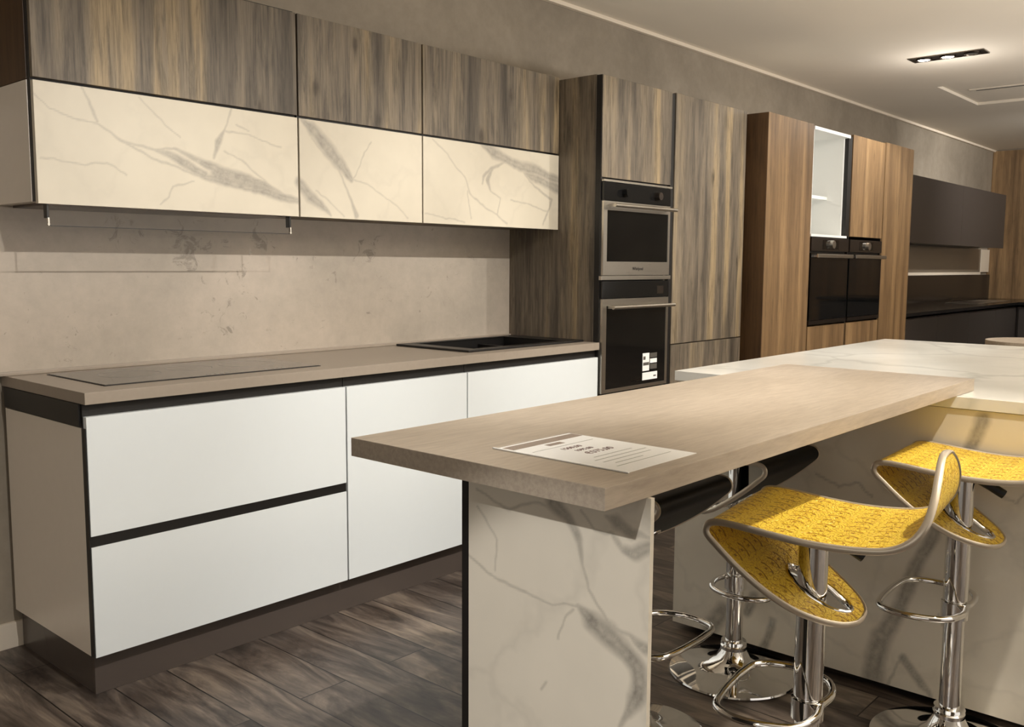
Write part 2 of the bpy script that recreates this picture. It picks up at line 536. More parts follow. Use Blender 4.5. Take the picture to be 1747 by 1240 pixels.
def text_mesh(name, body, size, loc, rot, mat, parent, extrude=0.0003, align='CENTER'):
    cu = bpy.data.curves.new(name, 'FONT')
    cu.body = body; cu.size = size; cu.extrude = extrude; cu.align_x = align; cu.align_y = 'CENTER'
    t = bpy.data.objects.new(name + '_tmp', cu)
    COL.objects.link(t)
    dg = bpy.context.evaluated_depsgraph_get(); dg.update()
    me = bpy.data.meshes.new_from_object(t.evaluated_get(dg))
    bpy.data.objects.remove(t)
    me.materials.clear(); me.materials.append(mat)
    o = bpy.data.objects.new(name, me)
    COL.objects.link(o)
    po = Vector(parent['_o']) if parent is not None else Vector((0, 0, 0))
    me.transform(Matrix.Translation(Vector(loc) - po) @ rot.to_4x4())
    o.parent = parent
    return o
V_UP= [[(1.49, 1.628, 0.003), (1.551, 1.611, 0.014), (1.606, 1.59, 0.021), (1.671, 1.563, 0.017)], [(1.715, 1.566, 0.032), (1.807, 1.546, 0.037), (1.879, 1.534, 0.024), (1.969, 1.511, 0.007)], [(1.313, 1.679, 0.002), (1.386, 1.645, 0.005), (1.49, 1.628, 0.003), (1.565, 1.632, 0.005), (1.657, 1.608, 0.013), (1.731, 1.574, 0.03), (1.807, 1.56, 0.026), (1.903, 1.539, 0.013), (2.038, 1.49, 0.004)], [(1.386, 1.645, 0.004), (1.489, 1.599, 0.003), (1.62, 1.565, 0.005), (1.73, 1.541, 0.021), (1.806, 1.525, 0.015), (1.927, 1.509, 0.023), (2.038, 1.494, 0.014)], [(1.135, 1.75, 0.002), (1.179, 1.716, 0.002), (1.265, 1.686, 0.002), (1.313, 1.679, 0.002)], [(1.269, 1.786, 0.002), (1.291, 1.748, 0.004), (1.313, 1.685, 0.004)], [(1.449, 1.775, 0.002), (1.52, 1.716, 0.002), (1.588, 1.666, 0.002)], [(1.775, 1.785, 0.003), (1.75, 1.716, 0.003), (1.726, 1.674, 0.015), (1.709, 1.619, 0.003)], [(1.75, 1.709, 0.002), (1.851, 1.7, 0.002), (1.965, 1.67, 0.002)], [(1.748, 1.649, 0.002), (1.809, 1.621, 0.002), (1.912, 1.546, 0.002)], [(1.626, 1.54, 0.002), (1.551, 1.518, 0.002), (1.539, 1.482, 0.002), (1.511, 1.455, 0.002)], [(1.789, 1.73, 0.002), (1.835, 1.715, 0.002)], [(1.143, 1.563, 0.002), (1.2, 1.562, 0.002), (1.271, 1.556, 0.002), (1.339, 1.568, 0.002), (1.395, 1.536, 0.002)], [(2.054, 1.785, 0.006), (2.102, 1.755, 0.029), (2.164, 1.703, 0.035), (2.219, 1.649, 0.033), (2.284, 1.594, 0.015)], [(2.101, 1.719, 0.002), (2.218, 1.627, 0.004), (2.264, 1.555, 0.004), (2.311, 1.448, 0.015)], [(2.294, 1.595, 0.002), (2.363, 1.577, 0.002), (2.444, 1.528, 0.002), (2.571, 1.458, 0.002)], [(2.294, 1.595, 0.002), (2.324, 1.643, 0.002), (2.345, 1.698, 0.002), (2.385, 1.736, 0.002)], [(2.049, 1.556, 0.023), (2.096, 1.508, 0.029), (2.15, 1.474, 0.018), (2.187, 1.446, 0.004)], [(2.124, 1.532, 0.002), (2.197, 1.484, 0.002), (2.244, 1.448, 0.002)], [(2.996, 1.789, 0.005), (3.087, 1.759, 0.035), (3.181, 1.736, 0.021), (3.336, 1.708, 0.037), (3.453, 1.689, 0.03), (3.561, 1.668, 0.021)], [(3.279, 1.694, 0.003), (3.365, 1.664, 0.027), (3.561, 1.63, 0.034)], [(3.181, 1.736, 0.004), (3.088, 1.697, 0.009), (3.023, 1.648, 0.009), (3.01, 1.613, 0.005)], [(3.088, 1.697, 0.005), (3.049, 1.633, 0.017), (3.062, 1.59, 0.004), (3.128, 1.563, 0.003), (3.102, 1.494, 0.003)], [(2.718, 1.782, 0.002), (2.812, 1.708, 0.003), (2.897, 1.639, 0.003), (2.934, 1.573, 0.003), (3.089, 1.494, 0.003), (3.17, 1.452, 0.003)], [(3.279, 1.694, 0.003), (3.366, 1.627, 0.005), (3.485, 1.578, 0.009), (3.463, 1.52, 0.007), (3.434, 1.452, 0.005)], [(3.196, 1.562, 0.003), (3.367, 1.534, 0.003), (3.463, 1.52, 0.003)], [(2.671, 1.475, 0.002), (2.787, 1.455, 0.003), (2.897, 1.451, 0.003)], [(2.921, 1.581, 0.003), (2.94, 1.47, 0.003)]]
V_LEG= [[(-1.467, 0.859, 0.002), (-1.503, 0.846, 0.002), (-1.538, 0.839, 0.003), (-1.562, 0.849, 0.002), (-1.609, 0.859, 0.002), (-1.645, 0.853, 0.002)], [(-1.638, 0.866, 0.022), (-1.672, 0.844, 0.016), (-1.694, 0.813, 0.01), (-1.703, 0.78, 0.002), (-1.712, 0.747, 0.002), (-1.738, 0.715, 0.002)], [(-1.446, 0.735, 0.002), (-1.493, 0.714, 0.002), (-1.544, 0.709, 0.002), (-1.592, 0.707, 0.002), (-1.638, 0.7, 0.002), (-1.661, 0.708, 0.002), (-1.687, 0.712, 0.002)], [(-1.691, 0.715, 0.004), (-1.722, 0.689, 0.025), (-1.76, 0.672, 0.032), (-1.797, 0.651, 0.027), (-1.817, 0.633, 0.027), (-1.822, 0.607, 0.023), (-1.81, 0.576, 0.022), (-1.799, 0.556, 0.011), (-1.775, 0.527, 0.002)], [(-1.738, 0.715, 0.002), (-1.755, 0.695, 0.003), (-1.8, 0.686, 0.002), (-1.835, 0.672, 0.014)], [(-1.683, 0.704, 0.001), (-1.666, 0.671, 0.001), (-1.657, 0.632, 0.001)], [(-1.752, 0.869, 0.002), (-1.776, 0.86, 0.016), (-1.804, 0.849, 0.01), (-1.835, 0.852, 0.002)], [(-1.702, 0.867, 0.001), (-1.728, 0.839, 0.001), (-1.764, 0.845, 0.002), (-1.785, 0.822, 0.008), (-1.812, 0.821, 0.015), (-1.835, 0.836, 0.014)], [(-1.626, 0.557, 0.001), (-1.617, 0.539, 0.001)], [(-1.467, 0.824, 0.001), (-1.508, 0.782, 0.001), (-1.514, 0.726, 0.001)]]
V_ISL= [[(-1.789, 0.539, 0.022), (-1.755, 0.434, 0.024), (-1.697, 0.271, 0.027), (-1.653, 0.173, 0.039), (-1.631, 0.033, 0.047)], [(-1.717, 0.125, 0.016), (-1.768, 0.054, 0.018), (-1.796, 0.027, 0.006)], [(-1.717, 0.132, 0.004), (-1.674, 0.024, 0.004)], [(-1.891, 0.851, 0.025), (-1.871, 0.769, 0.021), (-1.861, 0.721, 0.004)], [(-1.949, 0.649, 0.003), (-1.985, 0.635, 0.003), (-2.007, 0.672, 0.003)], [(-1.809, 0.279, 0.004), (-1.852, 0.193, 0.006)], [(-1.425, 0.634, 0.003), (-1.471, 0.619, 0.003), (-1.501, 0.605, 0.004), (-1.558, 0.625, 0.003), (-1.603, 0.589, 0.003)], [(-1.124, 0.117, 0.039), (-1.082, 0.039, 0.04)], [(-1.243, 0.188, 0.025), (-1.211, 0.123, 0.021)], [(-1.303, 0.131, 0.015), (-1.274, 0.027, 0.02)]]
# ------------------------------------------------------------------ materials
M_black = plain('black_matte', rgb(22, 19, 17), 0.5)
M_gap = plain('black_profile', rgb(20, 17, 15), 0.45)
M_gray_oak = wood('grey_oak', [rgb(84, 75, 64), rgb(104, 94, 81), rgb(122, 110, 94), rgb(137, 123, 102), rgb(164, 144, 112)], stripe=16.0, zs=0.07, grain=0.42, knots=0.9, band=(10.0, 0.5))
M_oak = wood('warm_oak', [rgb(106, 82, 54), rgb(126, 99, 68), rgb(142, 113, 78), rgb(158, 128, 90)], stripe=14.0, zs=0.05, grain=0.24, knots=0.4, band=(12.0, 0.5))
M_oak_dark = wood('brown_oak_side', [rgb(76, 54, 32), rgb(90, 65, 40), rgb(102, 75, 46)], stripe=8.0, zs=0.08, grain=0.26, knots=0.2)
M_white = plain('white_laminate', rgb(224, 229, 230), 0.28, noise_amt=0.01)
M_side = plain('pale_side_panel', rgb(232, 222, 208), 0.25, noise_amt=0.02)
M_marble = marble('marble_front', rgb(216, 207, 188), rgb(126, 120, 114), rough=0.3, proc=0.10)
M_marble_gl = marble('polished_marble', rgb(232, 224, 208), rgb(104, 100, 94), rough=0.13, proc=0.18)
M_marble_top = marble('marble_worktop', rgb(238, 236, 228), rgb(168, 170, 162), rough=0.2, proc=0.62, scale=0.8)
M_taupe = plain('taupe_worktop', rgb(156, 144, 130), 0.42, noise_amt=0.06, scale=60)
def bar_top_mat():
    m, nt, bs = new_mat('beige_bar_top')
    v = seeded(nt, 0.12, 1, 1)
    g = N(nt, 'ShaderNodeTexNoise', Scale=110.0, Detail=5.0, Roughness=0.65, Distortion=0.3)
    L(nt, v, g.inputs['Vector'])
    c = ramp(nt, g.outputs['Fac'], [(0.3, rgb(158, 145, 130)), (0.7, rgb(180, 167, 150))])
    L(nt, c, bs.inputs['Base Color']); bs.inputs['Roughness'].default_value = 0.4
    return m
M_bar = bar_top_mat()
M_plinth = plain('taupe_plinth', rgb(80, 71, 65), 0.25)
M_wall = concrete('grey_plaster', rgb(162, 151, 135), rgb(138, 128, 113), 0.75)
PATCH = ((1.52, 0.50, 0.13, 0.75), (1.56, 0.42, 0.10, 0.5), (1.80, 0.40, 0.15, 0.9), (1.93, 0.44, 0.10, 0.8), (2.08, 0.43, 0.14, 0.85), (2.28, 0.40, 0.10, 0.5), (2.62, 0.42, 0.10, 0.9), (1.96, 0.20, 0.22, 0.55), (1.86, 0.12, 0.15, 0.45), (1.40, 0.05, 0.15, 0.3), (3.0, 0.28, 0.2, 0.25))
M_splash = concrete('stone_effect_panel', rgb(188, 175, 160), rgb(168, 158, 144), 0.33, cracks=0.5, patches=PATCH)
M_ceil = plain('ceiling_paint', rgb(238, 229, 214), 0.9, noise_amt=0.03, scale=2)
M_trim = plain('trim_paint', rgb(232, 220, 202), 0.6)
M_floor = floor_mat()
M_chrome = plain('chrome', (0.86, 0.85, 0.83, 1), 0.05, 1.0)
M_steel = brushed('brushed_steel', rgb(196, 190, 180), 0.3)
M_dsteel = brushed('dark_steel', rgb(96, 88, 82), 0.32)
M_bglass = plain('black_glass', (0.004, 0.004, 0.004, 1), 0.04, 0.0, 0.6)
M_bpanel = plain('black_control_glass', (0.008, 0.008, 0.008, 1), 0.12)
M_hob = plain('grey_hob_glass', rgb(60, 58, 55), 0.05, 0.0, 0.3)
M_sink = plain('black_composite', rgb(20, 18, 17), 0.38)
M_gold = gold_mat()
M_blackseat = plain('black_seat_shell', rgb(14, 10, 8), 0.5, spec=0.25)
M_blackplast = plain('black_plastic', rgb(12, 12, 12), 0.35)
M_dark = plain('anthracite_front', rgb(56, 51, 48), 0.38, noise_amt=0.05, scale=6)
M_dkwood = plain('black_countertop', rgb(18, 16, 15), 0.18)
M_gglass = plain('grey_backpainted_glass', rgb(122, 112, 98), 0.12)
M_lensoff = plain('lamp_reflector', rgb(190, 186, 178), 0.15, 0.9)
M_lamp = emis('lit_lamp', (1.0, 0.93, 0.82, 1), 60.0)
M_lampdim = emis('side_lamp', (1.0, 0.95, 0.88, 1), 14.0)
M_fix = brushed('fixture_metal', rgb(120, 112, 102), 0.25)
M_paper = plain('paper', rgb(250, 250, 248), 0.35)
M_paperhead = plain('paper_header', rgb(140, 122, 108), 0.5)
M_ink = plain('ink', rgb(120, 92, 88), 0.6)
M_inkg = plain('grey_ink', rgb(160, 160, 152), 0.6)
M_inkd = plain('dark_ink', rgb(88, 84, 78), 0.5)
M_vinyl = glass_mat('clear_sleeve', rgb(245, 245, 242), 0.08, 0.06)
M_visor = glass_mat('visor_glass', rgb(120, 115, 108), 0.03, 0.07)
M_white2 = plain('white_interior', rgb(242, 243, 240), 0.4)
M_edge = plain('satin_edge_metal', rgb(206, 194, 176), 0.34, 0.6)
M_rim = plain('ring_grey', rgb(150, 146, 140), 0.3)

# ------------------------------------------------------------------ the setting
ZC = 2.65
struct(MB().box(-5, 12.4, -8, 0.75, -0.1, 0.0).build('floor', M_floor, origin=(0, 0, 0)))
RX0, RX1, RY1, RD = 7.68, 8.75, -0.16, 0.022     # shallow recess across the ceiling
struct(MB().box(-5, RX0, -8, 0.75, ZC, ZC + 0.1).box(RX1, 12.4, -8, 0.75, ZC, ZC + 0.1).box(RX0, RX1, RY1, 0.75, ZC, ZC + 0.1).box(RX0, RX1, -8, RY1, ZC + RD, ZC + 0.1).build('ceiling', M_ceil, origin=(0, 0, ZC)))
struct(MB().box(-5, 12.25, 0.60, 0.75, 0, ZC).build('wall_back', M_wall, origin=(0, 0.6, 0)))
struct(MB().box(-5.15, -5, -8, 0.75, 0, ZC).build('wall_left', M_wall, origin=(-5, 0, 0)))
struct(MB().box(-5, 12.4, -8.15, -8, 0, ZC).build('wall_front', M_wall, origin=(0, -8, 0)))
struct(MB().box(12.25, 12.4, -8, 0.75, 0, ZC).build('wall_right', M_wall, origin=(12.25, 0, 0)))
struct(MB().box(-5, 1.17, 0.585, 0.60, 0.0, 0.085, 0.002).build('baseboard_back', M_trim, origin=(0, 0.6, 0)))
struct(MB().box(-5, 12.25, 0.572, 0.60, ZC - 0.022, ZC, 0.004).build('trim_1', M_trim, origin=(0, 0.6, ZC)))
clad = thing('oak_wall_cladding', (12.2, -1.0, 0), 'tall warm oak panelled end wall beyond the dark kitchen', 'wall panel')
y = 0.6
for k in range(6):
    y2 = y - 0.62
    bx('panel', M_oak, clad, 12.2, 12.25, y2 + 0.002, y - 0.002, 0, ZC - 0.012)
    y = y2

vent = thing('air_vent', (8.12, -1.5, ZC + RD), 'long narrow slot vent in the shallow ceiling recess', 'vent')
bx('frame', M_ceil, vent, 8.07, 8.17, -3.4, -0.28, ZC + RD - 0.006, ZC + RD - 0.0002)
bx('slot', M_black, vent, 8.11, 8.13, -3.35, -0.32, ZC + RD - 0.0075, ZC + RD - 0.006, 0)

# ------------------------------------------------------------------ base units
def base_unit(x0, x1, kind, label):
    t = thing('base_cabinet', ((x0 + x1) / 2, 0.28, 0.12), label, 'cabinet', 'white base cabinets under the taupe worktop')
    if kind == 'drawers':
        bx('body', M_side, t, x0, x1, 0.024, 0.575, 0.131, 0.80)
        bx('profile', M_gap, t, x0 + 0.002, x1, 0.020, 0.5, 0.80, 0.868, 0)
        bx('profile', M_gap, t, x0 - 0.0, x1 - 0.002, 0.004, 0.024, 0.131, 0.80, 0)
        for (z0, z1) in ((0.489, 0.833), (0.131, 0.457)):
            bx('drawer', M_white, t, x0 + 0.004, x1 - 0.002, 0.0, 0.020, z0, z1)
    else:
        zt_ = 0.70 if x0 > 2.5 else 0.80
        bx('body', M_side, t, x0, x1, 0.024, 0.575, 0.131, zt_)
        bx('profile', M_gap, t, x0, x1, 0.020, 0.06, zt_, 0.868, 0)
        bx('door', M_white, t, x0 + 0.0015, x1 - 0.0015, 0.0, 0.020, 0.131, 0.833)
    return t
base_unit(1.130, 2.047, 'drawers', 'white base cabinet with two wide drawers at the left end of the run')
base_unit(2.050, 2.660, 'door', 'white base cabinet with one door next to the wide drawers')
base_unit(2.663, 3.545, 'door', 'white base cabinet under the black sink beside the oven column')
# dark top channel that also wraps the left end
tag(MB().box(1.126, 1.132, 0.03, 0.57, 0.805, 0.868).build('end_profile', M_gap), 'dark recessed strip under the worktop on the left cabinet end', 'trim strip')
tag(MB().box(1.150, 3.545, 0.05, 0.068, 0.0, 0.125, 0.002).box(1.150, 1.168, 0.068, 0.58, 0.0, 0.125, 0.002).build('plinth', M_plinth), 'dark taupe plinth beneath the white base cabinets', 'plinth')

wt = MB()
Z0, Z1 = 0.869, 0.903
wt.box(1.130, 2.775, -0.006, 0.60, Z0, Z1, 0.0015).box(3.505, 3.546, -0.006, 0.60, Z0, Z1, 0.0015)
wt.box(2.775, 3.505, -0.006, 0.105, Z0, Z1, 0.0).box(2.775, 3.505, 0.505, 0.60, Z0, Z1, 0.0)
tag(wt.build('worktop', M_taupe), 'taupe worktop over the white base cabinets', 'worktop')
tag(MB().box(1.06, 3.546, 0.553, 0.565, 0.9035, 0.916, 0.003).build('upstand', M_taupe), 'thin beige upstand strip along the back of the taupe worktop', 'upstand')
tag(MB().box(1.06, 3.546, 0.566, 0.599, 0.9035, 1.75).build('backsplash', M_splash, origin=(0, 0.566, 0.903)), 'beige stone-effect wall panel between worktop and wall cabinets', 'backsplash')

# hob
hob = thing('induction_hob', (1.62, 0.3, 0.903), 'wide grey glass induction hob set flush in the taupe worktop', 'hob')
bx('glass', M_hob, hob, 1.238, 2.008, 0.10, 0.50, 0.9035, 0.9065, 0.001)
bx('frame', M_black, hob, 1.234, 2.012, 0.096, 0.504, 0.9032, 0.9050, 0.0)
for cx in (1.62, 1.84):
    m = MB()
    for k in range(5):
        m.lathe([(0.006, 0.9066), (0.006, 0.9069)], (cx + 0.018 * (k - 2), 0.125, 0), 12)
    m.build('touch_control', M_rim, hob)
for cx, cy, r in ((1.42, 0.32, 0.095), (1.64, 0.34, 0.075), (1.85, 0.32, 0.095)):
    MB().lathe([(r, 0.9066), (r, 0.9068), (r + 0.0015, 0.9068), (r + 0.0015, 0.9066)], (cx, cy, 0), 48, close=True).build('cooking_zone', M_rim, hob)

# sink
snk = thing('kitchen_sink', (3.14, 0.3, 0.903), 'black composite sink set in the taupe worktop beside the tall unit', 'sink')
rim = MB()
sx0, sx1, sy0, sy1 = 2.745, 3.53, 0.075, 0.525
bx0, bx1, by0, by1 = 2.82, 3.42, 0.12, 0.49
rim.box(sx0, bx0, sy0, sy1, 0.9035, 0.913, 0.003).box(bx1, sx1, sy0, sy1, 0.9035, 0.913, 0.003)
rim.box(bx0, bx1, sy0, by0, 0.9035, 0.913, 0.003).box(bx0, bx1, by1, sy1, 0.9035, 0.913, 0.003)
rim.build('rim', M_sink, snk)
bw = MB()
zb = 0.72
bw.box(bx0 - .004, bx0, by0, by1, zb, 0.91).box(bx1, bx1 + .004, by0, by1, zb, 0.91).box(bx0, bx1, by0 - .004, by0, zb, 0.91).box(bx0, bx1, by1, by1 + .004, zb, 0.91).box(bx0, bx1, by0, by1, zb - .004, zb)
bw.build('bowl', M_sink, snk)
bx('divider', M_sink, snk, 3.235, 3.25, by0, by1, zb, 0.885)
MB().lathe([(0.03, zb), (0.045, zb + 0.003), (0.04, zb + 0.005), (0.012, zb + 0.004)], (3.03, 0.30, 0), 28).build('drain', M_chrome, snk, smooth=True)

# ------------------------------------------------------------------ wall units
UZ0, UZM, UZ1 = 1.436, 1.792, 2.152
def wall_unit(x0, x1, label, first=False):
    t = thing('wall_cabinet', ((x0 + x1) / 2, 0.42, UZ0), label, 'cabinet', 'wall cabinets with oak tops and marble lower fronts')
    if first:
        bx('upper_body', M_oak_dark, t, x0, x1, 0.290, 0.566, UZM + 0.002, UZ1 + 0.01)
        bx('lower_body', M_side, t, x0, x1, 0.290, 0.566, UZ0 + 0.006, UZM)
        bx('profile', M_gap, t, x0 + 0.002, x1, 0.270, 0.290, UZ0 + 0.006, UZ1 + 0.008, 0)
    else:
        bx('body', M_gray_oak, t, x0, x1, 0.272, 0.566, UZ0 + 0.006, UZ1)
        bx('profile', M_gap, t, x0, x1, 0.262, 0.272, UZ0 + 0.006, UZ1 - 0.002, 0)
    bx('door', M_gray_oak, t, x0 + 0.0025, x1 - 0.0025, 0.25, 0.268, UZM + 0.004, UZ1)
    veined('flap', M_marble, t, 'Y', 0.25, x0 + 0.0025, x1 - 0.0025, UZ0, UZM - 0.005, 0.018, V_UP)
    return t
wall_unit(1.130, 2.043, 'wide wall cabinet at the left above the hob, grey oak door over marble flap', True)
wall_unit(2.046, 2.652, 'middle wall cabinet above the worktop, grey oak door over marble flap')
wall_unit(2.655, 3.545, 'wall cabinet above the sink and beside the tall unit, oak over marble')

hd = thing('range_hood', (1.59, 0.40, 1.39), 'slim extractor hood with a thin clear visor under the left wall cabinet', 'extractor hood')
bx('filter_panel', M_dsteel, hd, 1.17, 2.02, 0.30, 0.54, 1.434, 1.4415, 0.001)
for xx in (1.160, 2.008):
    a = MB().box(xx, xx + 0.006, 0.262, 0.286, 1.395, 1.441, 0.001)
    ar = a.build('hinge_arm', M_blackplast, hd)
    MB().box(xx + 0.0005, xx + 0.0055, 0.258, 0.268, 1.372, 1.396, 0.001).build('arm_tip', M_steel, ar)
    MB().lathe([(0.004, 0), (0.004, 0.008)], (xx - 0.001, 0.262, 1.376), 14, 'X').build('screw', M_chrome, ar)
bx('visor', M_visor, hd, 1.166, 2.010, 0.262, 0.266, 1.373, 1.432, 0.0)
bx('visor_edge', M_black, hd, 1.166, 2.010, 0.2615, 0.2665, 1.3715, 1.3735, 0.0)

# ------------------------------------------------------------------ grey oak oven column
oc = thing('oven_housing', (3.85, 0.3, 0.0), 'tall grey oak oven housing beside the sink with black edge profiles', 'cabinet')
bx('side_panel', M_gray_oak, oc, 3.547, 3.567, 0.034, 0.598, 0.0, 2.142)
bx('side_panel', M_gray_oak, oc, 4.132, 4.150, 0.024, 0.598, 0.0, 2.138)
bx('back_panel', M_black, oc, 3.567, 4.132, 0.57, 0.598, 0.1, 2.13, 0)
bx('top_panel', M_gray_oak, oc, 3.567, 4.132, 0.024, 0.57, 2.10, 2.138, 0)
bx('shelf', M_black, oc, 3.567, 4.132, 0.024, 0.57, 1.19, 1.214, 0)
bx('shelf', M_black, oc, 3.567, 4.132, 0.024, 0.57, 0.62, 0.652, 0)
bx('shelf', M_black, oc, 3.567, 4.132, 0.024, 0.57, 1.665, 1.69, 0)
bx('edge_profile', M_gap, oc, 3.5485, 3.566, 0.004, 0.034, 0.0, 2.138, 0)
bx('door', M_gray_oak, oc, 3.552, 4.146, 0.0, 0.02, 1.675, 2.138)
bx('drawer', M_gray_oak, oc, 3.552, 4.146, 0.0, 0.02, 0.13, 0.64)
bx('kickboard', M_plinth, oc, 3.567, 4.13, 0.05, 0.066, 0.0, 0.12)
bx('edge_profile', M_gap, oc, 4.150, 4.180, 0.004, 0.02, 0.10, 2.135, 0)

def oven(x0, x1, y, zb, zt, cz, band, glass, hz, frame, label, cat='oven', handle=M_steel, kx=(), disp=None, bot=0.03, fr=M_steel, grp=None, panelmat=M_bpanel, topband=0.0):
    """cz control panel bottom; band = steel band under it; hz handle height"""
    t = thing('built_in_oven', ((x0 + x1) / 2, y + 0.2, zb), label, cat, grp)
    bx('body', M_black, t, x0 + 0.012, x1 - 0.012, y + 0.022, y + 0.5, zb + 0.01, zt - 0.01, 0)
    cp = bx('control_panel', panelmat, t, x0, x1, y, y + 0.02, cz + 0.003, zt, 0.001)
    d = MB()
    gx0, gx1, gz0, gz1 = glass
    d.box(x0, gx0, y, y + 0.02, zb, cz).box(gx1, x1, y, y + 0.02, zb, cz).box(gx0, gx1, y, y + 0.02, zb, gz0).box(gx0, gx1, y, y + 0.02, gz1, cz)
    dr = d.build('door', fr, t)
    MB().box(gx0, gx1, y + 0.002, y + 0.018, gz0, gz1).build('window', M_bglass, dr)
    h = MB().tube([(x0 + 0.025, y - 0.045, hz), (x1 - 0.012, y - 0.045, hz)], 0.009, seg=16)
    for hx in (x0 + 0.05, x1 - 0.045):
        h.box(hx - 0.008, hx + 0.008, y - 0.045, y, hz - 0.006, hz + 0.006)
    h.build('handle', handle, dr, smooth=True)
    return t, cp, dr
ov1, cp1, dr1 = oven(3.556, 4.131, -0.012, 1.219, 1.652, 1.566, 0, (3.585, 4.112, 1.284, 1.524), 1.545, None,
    'steel and black built-in oven, upper of the two in the grey oak housing')
bx('trim', M_steel, ov1, 3.552, 4.140, -0.016, 0.0, 1.655, 1.665)
for kx in (3.72, 4.00):
    MB().lathe([(0.019, -0.040), (0.021, -0.012)], (kx, 0, 1.609), 28, 'Y').build('knob', M_bpanel if kx < 3.9 else M_dsteel, cp1, smooth=True)
RX = Matrix.Rotation(R(90), 3, 'X')
text_mesh('brand_badge', 'Whirlpool', 0.022, (3.846, -0.0125, 1.250), RX, M_black, dr1)
ov2, cp2, dr2 = oven(3.556, 4.131, -0.012, 0.657, 1.190, 1.107, 0, (3.590, 4.110, 0.674, 1.074), 1.068, None,
    'steel and black built-in oven, lower of the two in the grey oak housing')
bx('trim', M_steel, ov2, 3.540, 4.140, -0.016, 0.0, 1.197, 1.216)
bx('display', M_dsteel, cp2, 4.02, 4.08, -0.0135, -0.011, 1.125, 1.165, 0)
text_mesh('brand_badge', 'Whirlpool', 0.020, (3.846, -0.0105, 0.700), RX, M_dsteel, dr2)
st = thing('energy_label', (3.975, -0.014, 0.69), 'white printed label stuck on the lower oven door glass', 'label')
for (a, b, c, d) in ((3.905, 3.965, 0.738, 0.828), (3.972, 4.035, 0.775, 0.797), (3.905, 4.040, 0.692, 0.730)):
    bx('white_field', M_paper, st, a, b, -0.0125, -0.0112, c, d, 0)
for (a, b, c, d) in ((3.972, 4.035, 0.802, 0.826), (3.972, 4.035, 0.744, 0.770)):
    bx('grey_field', M_inkd, st, a, b, -0.0125, -0.0112, c, d, 0)
for (a, b, c, d) in ((3.910, 3.962, 0.766, 0.781), (3.91, 3.93, 0.795, 0.812), (4.005, 4.028, 0.705, 0.712)):
    bx('print_mark', M_inkd, st, a, b, -0.0130, -0.0124, c, d, 0)

gt = thing('tall_cabinet', (4.56, 0.3, 0.0), 'tall grey oak cabinet with a long door over a short one, right of the ovens', 'cabinet')
bx('body', M_gray_oak, gt, 4.182, 4.940, 0.024, 0.598, 0.10, 2.138)
bx('door', M_gray_oak, gt, 4.183, 4.939, 0.0, 0.02, 0.858, 2.142)
bx('door', M_gray_oak, gt, 4.183, 4.939, 0.0, 0.02, 0.13, 0.852)
bx('kickboard', M_plinth, gt, 4.182, 4.94, 0.05, 0.066, 0.0, 0.10)

# ------------------------------------------------------------------ warm oak block
YO = -0.10
def oak_tall(x0, x1, label):
    t = thing('tall_cabinet', ((x0 + x1) / 2, 0.2, 0), label, 'cabinet', 'warm oak tall cabinets')
    bx('kickboard', M_black, t, x0, x1, YO + 0.06, 0.59, 0.0, 0.10)
    return t
t = oak_tall(5.007, 5.622, 'tall warm oak cabinet with a single full-height door and brown left side')
bx('body', M_oak_dark, t, 5.010, 5.618, YO + 0.026, 0.598, 0.10, 2.136)
bx('side_panel', M_oak_dark, t, 5.007, 5.0105, YO + 0.001, 0.598, 0.0, 2.139)
bx('door', M_oak, t, 5.0115, 5.620, YO, YO + 0.022, 0.12, 2.140)
t = oak_tall(5.624, 6.240, 'warm oak oven tower with an open white shelf niche on top')
bx('body', M_oak, t, 5.628, 6.236, YO + 0.55, 0.598, 0.10, 2.136)
bx('body', M_oak, t, 5.628, 6.222, YO + 0.024, YO + 0.55, 0.10, 0.885)
ni = bx('niche', M_white2, t, 5.628, 6.175, YO + 0.53, YO + 0.548, 1.47, 2.13)
MB().box(5.628, 5.646, YO + 0.01, YO + 0.53, 1.47, 2.13).build('wall', M_white2, ni)
MB().box(6.157, 6.175, YO + 0.03, YO + 0.53, 1.47, 2.13).build('wall', M_white2, ni)
MB().box(5.628, 6.190, YO - 0.002, YO + 0.53, 2.112, 2.132).build('top', M_white2, ni)
MB().box(5.628, 6.190, YO - 0.002, YO + 0.53, 1.455, 1.470).build('bottom', M_white2, ni)
MB().box(5.646, 6.157, YO + 0.13, YO + 0.53, 1.712, 1.732).build('shelf', M_white2, ni)
bx('edge_profile', M_gap, t, 6.176, 6.236, YO + 0.004, YO + 0.55, 1.47, 2.125, 0)
bx('side_panel', M_black, t, 6.224, 6.236, YO + 0.004, YO + 0.55, 0.10, 1.47, 0)
bx('drawer', M_oak, t, 5.633, 6.220, YO, YO + 0.022, 0.12, 0.885)
t = oak_tall(6.242, 6.835, 'warm oak oven tower with a lit door above the right black oven')
bx('body', M_black, t, 6.244, 6.832, YO + 0.55, 0.598, 0.10, 2.136)
bx('body', M_oak, t, 6.244, 6.832, YO + 0.024, YO + 0.55, 0.10, 0.885)
bx('top_body', M_oak, t, 6.244, 6.832, YO + 0.024, YO + 0.55, 1.48, 2.136)
bx('door', M_oak, t, 6.246, 6.826, YO, YO + 0.022, 1.470, 2.143)
bx('drawer', M_oak, t, 6.246, 6.826, YO, YO + 0.022, 0.12, 0.885)
bx('edge_profile', M_black, t, 6.828, 6.840, YO + 0.010, YO + 0.5, 0.10, 2.140, 0)
t = oak_tall(6.842, 7.42, 'tall warm oak cabinet at the right end of the oak block')
bx('body', M_oak, t, 6.844, 7.42, YO + 0.024, 0.598, 0.10, 2.140)
bx('door', M_oak, t, 6.844, 7.42, YO, YO + 0.022, 0.12, 2.152)

